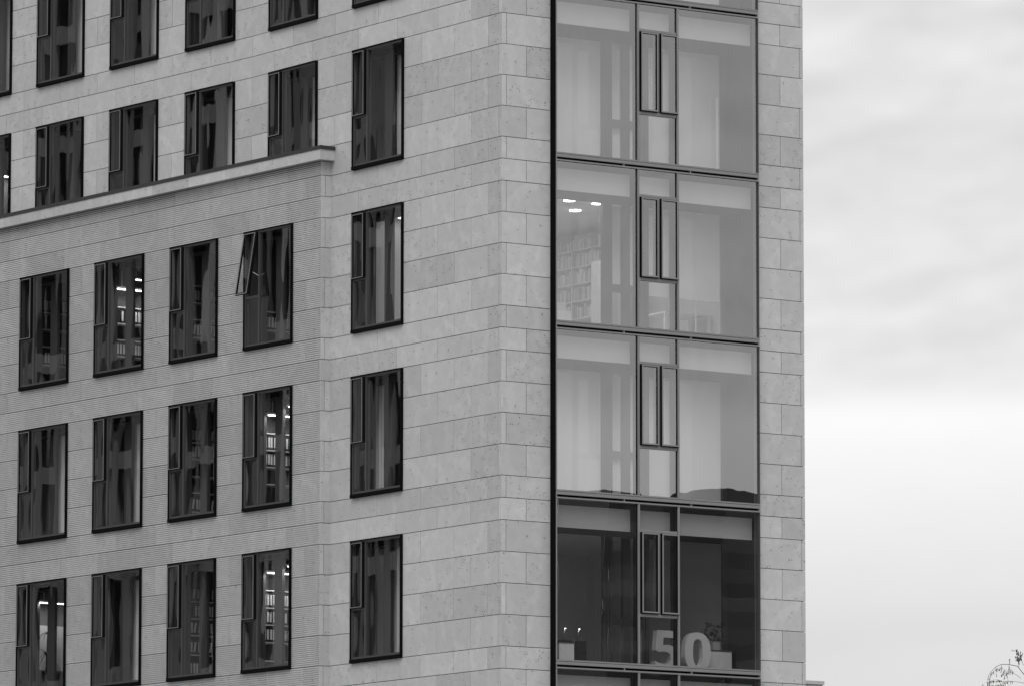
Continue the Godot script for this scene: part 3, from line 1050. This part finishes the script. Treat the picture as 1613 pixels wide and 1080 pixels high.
	var lf := new_st()
	for i in 90:
		var c := Vector3(rng.randf_range(-0.2, 0.22), 0.2 + rng.randf() * 0.38, rng.randf_range(-0.14, 0.14))
		var e := Vector3(rng.randf_range(-1, 1), rng.randf_range(-0.6, 1), rng.randf_range(-1, 1)).normalized() * 0.06
		var f := e.cross(Vector3(rng.randf_range(-1, 1), rng.randf_range(-1, 1), rng.randf_range(-1, 1))).normalized() * 0.022
		tri(lf, c - e, c + f, c + e)
		tri(lf, c - e, c + e, c - f)
	add_bar(lf, Vector3(0, 0.15, 0), Vector3(0.02, 0.5, 0.0), 0.012, 0.006)
	node("foliage", pl, lf.commit(), M.leaf)
	var wbx := thing("white_box", "white box low at the left of the dark bay", "box", Transform3D(Basis.IDENTITY, Vector3(1.93, b4 - 0.03, -0.72)))
	box("body", wbx, Vector3(0, 0, -0.28), Vector3(0.38, 0.47, 0), M.white)
	box("lid", wbx, Vector3(-0.01, 0.471, -0.29), Vector3(0.39, 0.485, 0.01), M.frame_light)

# ---------------------------------------------------------------- the surroundings
func simple_block(called: String, label: String, at: Transform3D, w: float, d: float, h: float, cols: int, rows: int, y_from: float, ww: float, wh: float, wall: Material, tones := []) -> Node3D:
	# front faces +z; windows are real boxes let into the wall line
	var o := thing(called, label, "building", at)
	box("wall", o, Vector3(-w * 0.5, 0, -d), Vector3(w * 0.5, h, -0.2), wall)
	var bm := BoxMesh.new()
	bm.size = Vector3(ww, wh, 0.1)
	var pitch := w / cols
	var rp := (h - y_from) / rows
	for r in rows:
		for c in cols:
			node("window", o, bm, M.far_window, Transform3D(Basis.IDENTITY, Vector3(-w * 0.5 + pitch * (c + 0.5), y_from + rp * (r + 0.45), -0.17)))
	for c in cols + 1:
		var pm: Material = wall if tones.is_empty() else tones[(c * 7 + c / 3) % tones.size()]
		box("pier", o, Vector3(maxf(-w * 0.5 + pitch * c - (pitch - ww) * 0.5, -w * 0.5), 0, -0.2), Vector3(minf(-w * 0.5 + pitch * c + (pitch - ww) * 0.5, w * 0.5), h - 0.01, 0.0), pm)
	for r in rows:
		box("band", o, Vector3(-w * 0.5, y_from + rp * (r + 0.45) + wh * 0.5, -0.2), Vector3(w * 0.5, y_from + rp * (r + 1.45) - wh * 0.5 if r < rows - 1 else h - 0.02, -0.03), wall)
	return o

func twig(st: SurfaceTool, a: Vector3, dir: Vector3, length: float, r: float, droop: float, depth: int) -> void:
	var p := a
	var d := dir.normalized()
	var n := 5
	for i in n:
		var q := p + d * length / n
		add_bar(st, p, q, 0.8 * r * (1 - 0.7 * i / n), 0.8 * r * (1 - 0.7 * (i + 1) / n), 4)
		if depth > 0 and i > 0:
			for s in 2:
				var nd := (d + Vector3(rng.randf_range(-1, 1), rng.randf_range(-0.5, 0.6), rng.randf_range(-1, 1)) * 0.9).normalized()
				twig(st, q, nd, length * rng.randf_range(0.35, 0.6), r * 0.45, droop * 1.8, depth - 1)
		elif depth == 0 and rng.randf() < 0.7:
			catkin(st, q)
		d = (d + Vector3(0, -droop, 0) + Vector3(rng.randf_range(-1, 1), 0, rng.randf_range(-1, 1)) * 0.12).normalized()
		p = q
	if depth == 0:
		catkin(st, p)

func catkin(st: SurfaceTool, p: Vector3) -> void:
	var l := rng.randf_range(0.03, 0.055)
	var tilt := Vector3(rng.randf_range(-0.25, 0.25), -1, rng.randf_range(-0.25, 0.25)).normalized() * l
	add_bar(st, p, p + tilt * 0.5, 0.002, 0.0075, 5)
	add_bar(st, p + tilt * 0.5, p + tilt, 0.0075, 0.0015, 5)

func birch(at: Vector3) -> void:
	var o := thing("birch_tree", "bare drooping birch twigs with catkins at the lower right corner", "tree", Transform3D(Basis.IDENTITY, at))
	var tr := new_st()
	var p := Vector3.ZERO
	var d := Vector3(0.02, 1, 0.01)
	var r := 0.16
	var limbs := []
	for i in 14:
		var q := p + d * 0.76
		add_bar(tr, p, q, r, r * 0.88, 10)
		r *= 0.86
		if i > 3:
			limbs.append([q, r])
		p = q
		d = (d + Vector3(rng.randf_range(-0.06, 0.06), 0.0, rng.randf_range(-0.06, 0.06))).normalized()
	node("trunk", o, tr.commit(), M.bark)
	var cr := new_st()
	for l in limbs:
		for s in 2:
			var az := rng.randf() * TAU
			twig(cr, l[0], Vector3(cos(az), 0.75, sin(az)), rng.randf_range(1.1, 2.1), maxf(l[1] * 0.45, 0.014), 0.16, 2)
	# the long arching branch that reaches into the picture
	var arch := [Vector3(0.15, 10.05, 17.35), Vector3(0.06, 10.55, 17.0), Vector3(0.02, 10.83, 16.72), Vector3(-0.10, 10.86, 16.62), Vector3(-0.20, 10.865, 16.54), Vector3(-0.28, 10.82, 16.47), Vector3(-0.34, 10.74, 16.42), Vector3(-0.39, 10.66, 16.39), Vector3(-0.40, 10.55, 16.36)]
	for i in arch.size() - 1:
		add_bar(cr, arch[i] - at, arch[i + 1] - at, 0.008 - 0.0007 * i, 0.0073 - 0.0007 * i, 5)
		if i > 1:
			twig(cr, arch[i + 1] - at, Vector3(rng.randf_range(-0.4, 0.3), -1.0, rng.randf_range(-0.4, 0.4)), rng.randf_range(0.12, 0.26), 0.003, 0.3, 0)
	twig(cr, Vector3(-0.08, 10.86, 16.63) - at, Vector3(-0.06, 1.0, -0.05), 0.11, 0.005, -0.02, 0)
	twig(cr, Vector3(0.03, 10.8, 16.75) - at, Vector3(-0.05, 1.0, 0.1), 0.2, 0.006, 0.05, 1)
	twig(cr, Vector3(0.10, 10.84, 16.8) - at, Vector3(-0.3, 1.0, -0.2), 0.24, 0.006, 0.08, 1)
	twig(cr, Vector3(0.04, 10.6, 16.8) - at, Vector3(-0.7, 0.7, -0.5), 0.4, 0.006, 0.12, 1)
	twig(cr, Vector3(0.08, 10.5, 16.9) - at, Vector3(-0.9, 0.25, -0.6), 0.55, 0.007, 0.08, 1)
	twig(cr, Vector3(0.10, 10.3, 17.0) - at, Vector3(-0.8, 0.45, -0.5), 0.6, 0.008, 0.06, 1)
	add_bar(cr, Vector3(0.15, 10.05, 17.35) - at, limbs[limbs.size() - 2][0], 0.014, 0.022, 5)
	node("crown", o, cr.commit(), M.bark)

func surroundings() -> void:
	var pm := PlaneMesh.new()
	pm.size = Vector2(3000, 3000)
	var g := node("ground", self, pm, M.ground, Transform3D.IDENTITY)
	g.set_meta("kind", "structure")
	g.set_meta("label", "grey street level ground below the picture")
	# across the side street: what the windows of the left front mirror
	simple_block("opposite_building", "pale building with tall dark windows across the side street", Transform3D(Basis(UP, PI / 2), Vector3(-33, 0, -61)), 54.0, 12.0, 44.0, 33, 10, 10.0, 0.78, 2.85, mat(0.34, 0.9), [mat(0.22, 0.9), mat(0.42, 0.9), mat(0.3, 0.9), mat(0.5, 0.9), mat(0.26, 0.9)])
	# across the square: what the lowest glazed bay mirrors
	var q := simple_block("square_building", "grey building with a tall slate roof across the square", Transform3D(Basis(UP, PI + 0.6), Vector3(46, 0, 62)), 44.0, 14.0, 17.2, 16, 5, 2.0, 1.1, 1.9, mat(0.16, 0.9))
	var slates := [mat(0.04, 0.7), mat(0.075, 0.75), mat(0.025, 0.7), mat(0.055, 0.7), mat(0.1, 0.75)]
	for i in 13:              # lapped courses of slate up to the ridge
		var y0 := 17.2 + i * 0.51
		var z0 := 0.4 - i * 0.28
		for j in 24:
			box("slate_sheet", q, Vector3(-22.2 + j * 1.85, y0, z0 - 0.5), Vector3(-22.2 + (j + 1) * 1.85 - 0.01, y0 + 0.51 + 0.03 * sin(j * 1.9 + i), z0 + 0.03 * sin(i * 3.1 + j * 2.3)), slates[(i * 5 + j * 7 + (i * j) % 4) % 5])
	# roof of a building far behind, beside the foot of the right-hand edge
	var fb := simple_block("far_building", "low pale roof edge far behind the right side of the office building", Transform3D(Basis(UP, 0.0), Vector3(96.7, 0, -130.5)), 20.0, 16.0, 24.2, 6, 5, 2.0, 1.6, 1.7, mat(0.5, 0.9))
	box("parapet", fb, Vector3(-10.0, 24.2, -16), Vector3(10.04, 24.36, 0.08), mat(0.45, 0.8))
	birch(Vector3(1.5, 0, 17.9))

# ---------------------------------------------------------------- build everything
func _ready() -> void:
	rng.seed = 20
	var cam := Camera3D.new()
	cam.name = "camera"
	var yaw := 0.598440693
	var pitch := 0.128004718
	var roll := 0.000808745
	var f := Vector3(sin(yaw) * cos(pitch), sin(pitch), -cos(yaw) * cos(pitch))
	var r := f.cross(UP).normalized()
	var u := r.cross(f)
	var r2 := r * cos(roll) + u * sin(roll)
	var u2 := u * cos(roll) - r * sin(roll)
	cam.transform = Transform3D(Basis(r2, u2, -f), Vector3(-73.9368, 1.59987, 108.8155))
	cam.fov = 6.062912
	cam.near = 0.5
	cam.far = 4000.0
	add_child(cam)
	cam.make_current()

	var env := Environment.new()
	env.background_mode = Environment.BG_SKY
	env.sky = Sky.new()
	env.sky.sky_material = make_sky()
	env.tonemap_mode = Environment.TONE_MAPPER_LINEAR
	env.tonemap_exposure = 1.06
	env.sdfgi_enabled = true
	env.ssao_enabled = true
	env.ssil_enabled = true
	var we := WorldEnvironment.new()
	we.name = "sky"
	we.environment = env
	add_child(we)
	var sun := DirectionalLight3D.new()
	sun.name = "sun"
	sun.light_energy = 0.28
	sun.light_angular_distance = 25.0
	sun.shadow_enabled = true
	sun.basis = Basis.looking_at(Vector3(0.42, -0.75, -0.5).normalized())
	add_child(sun)

	make_materials()
	build_walls()
	build_windows()
	build_bay()
	surroundings()
	furnish()
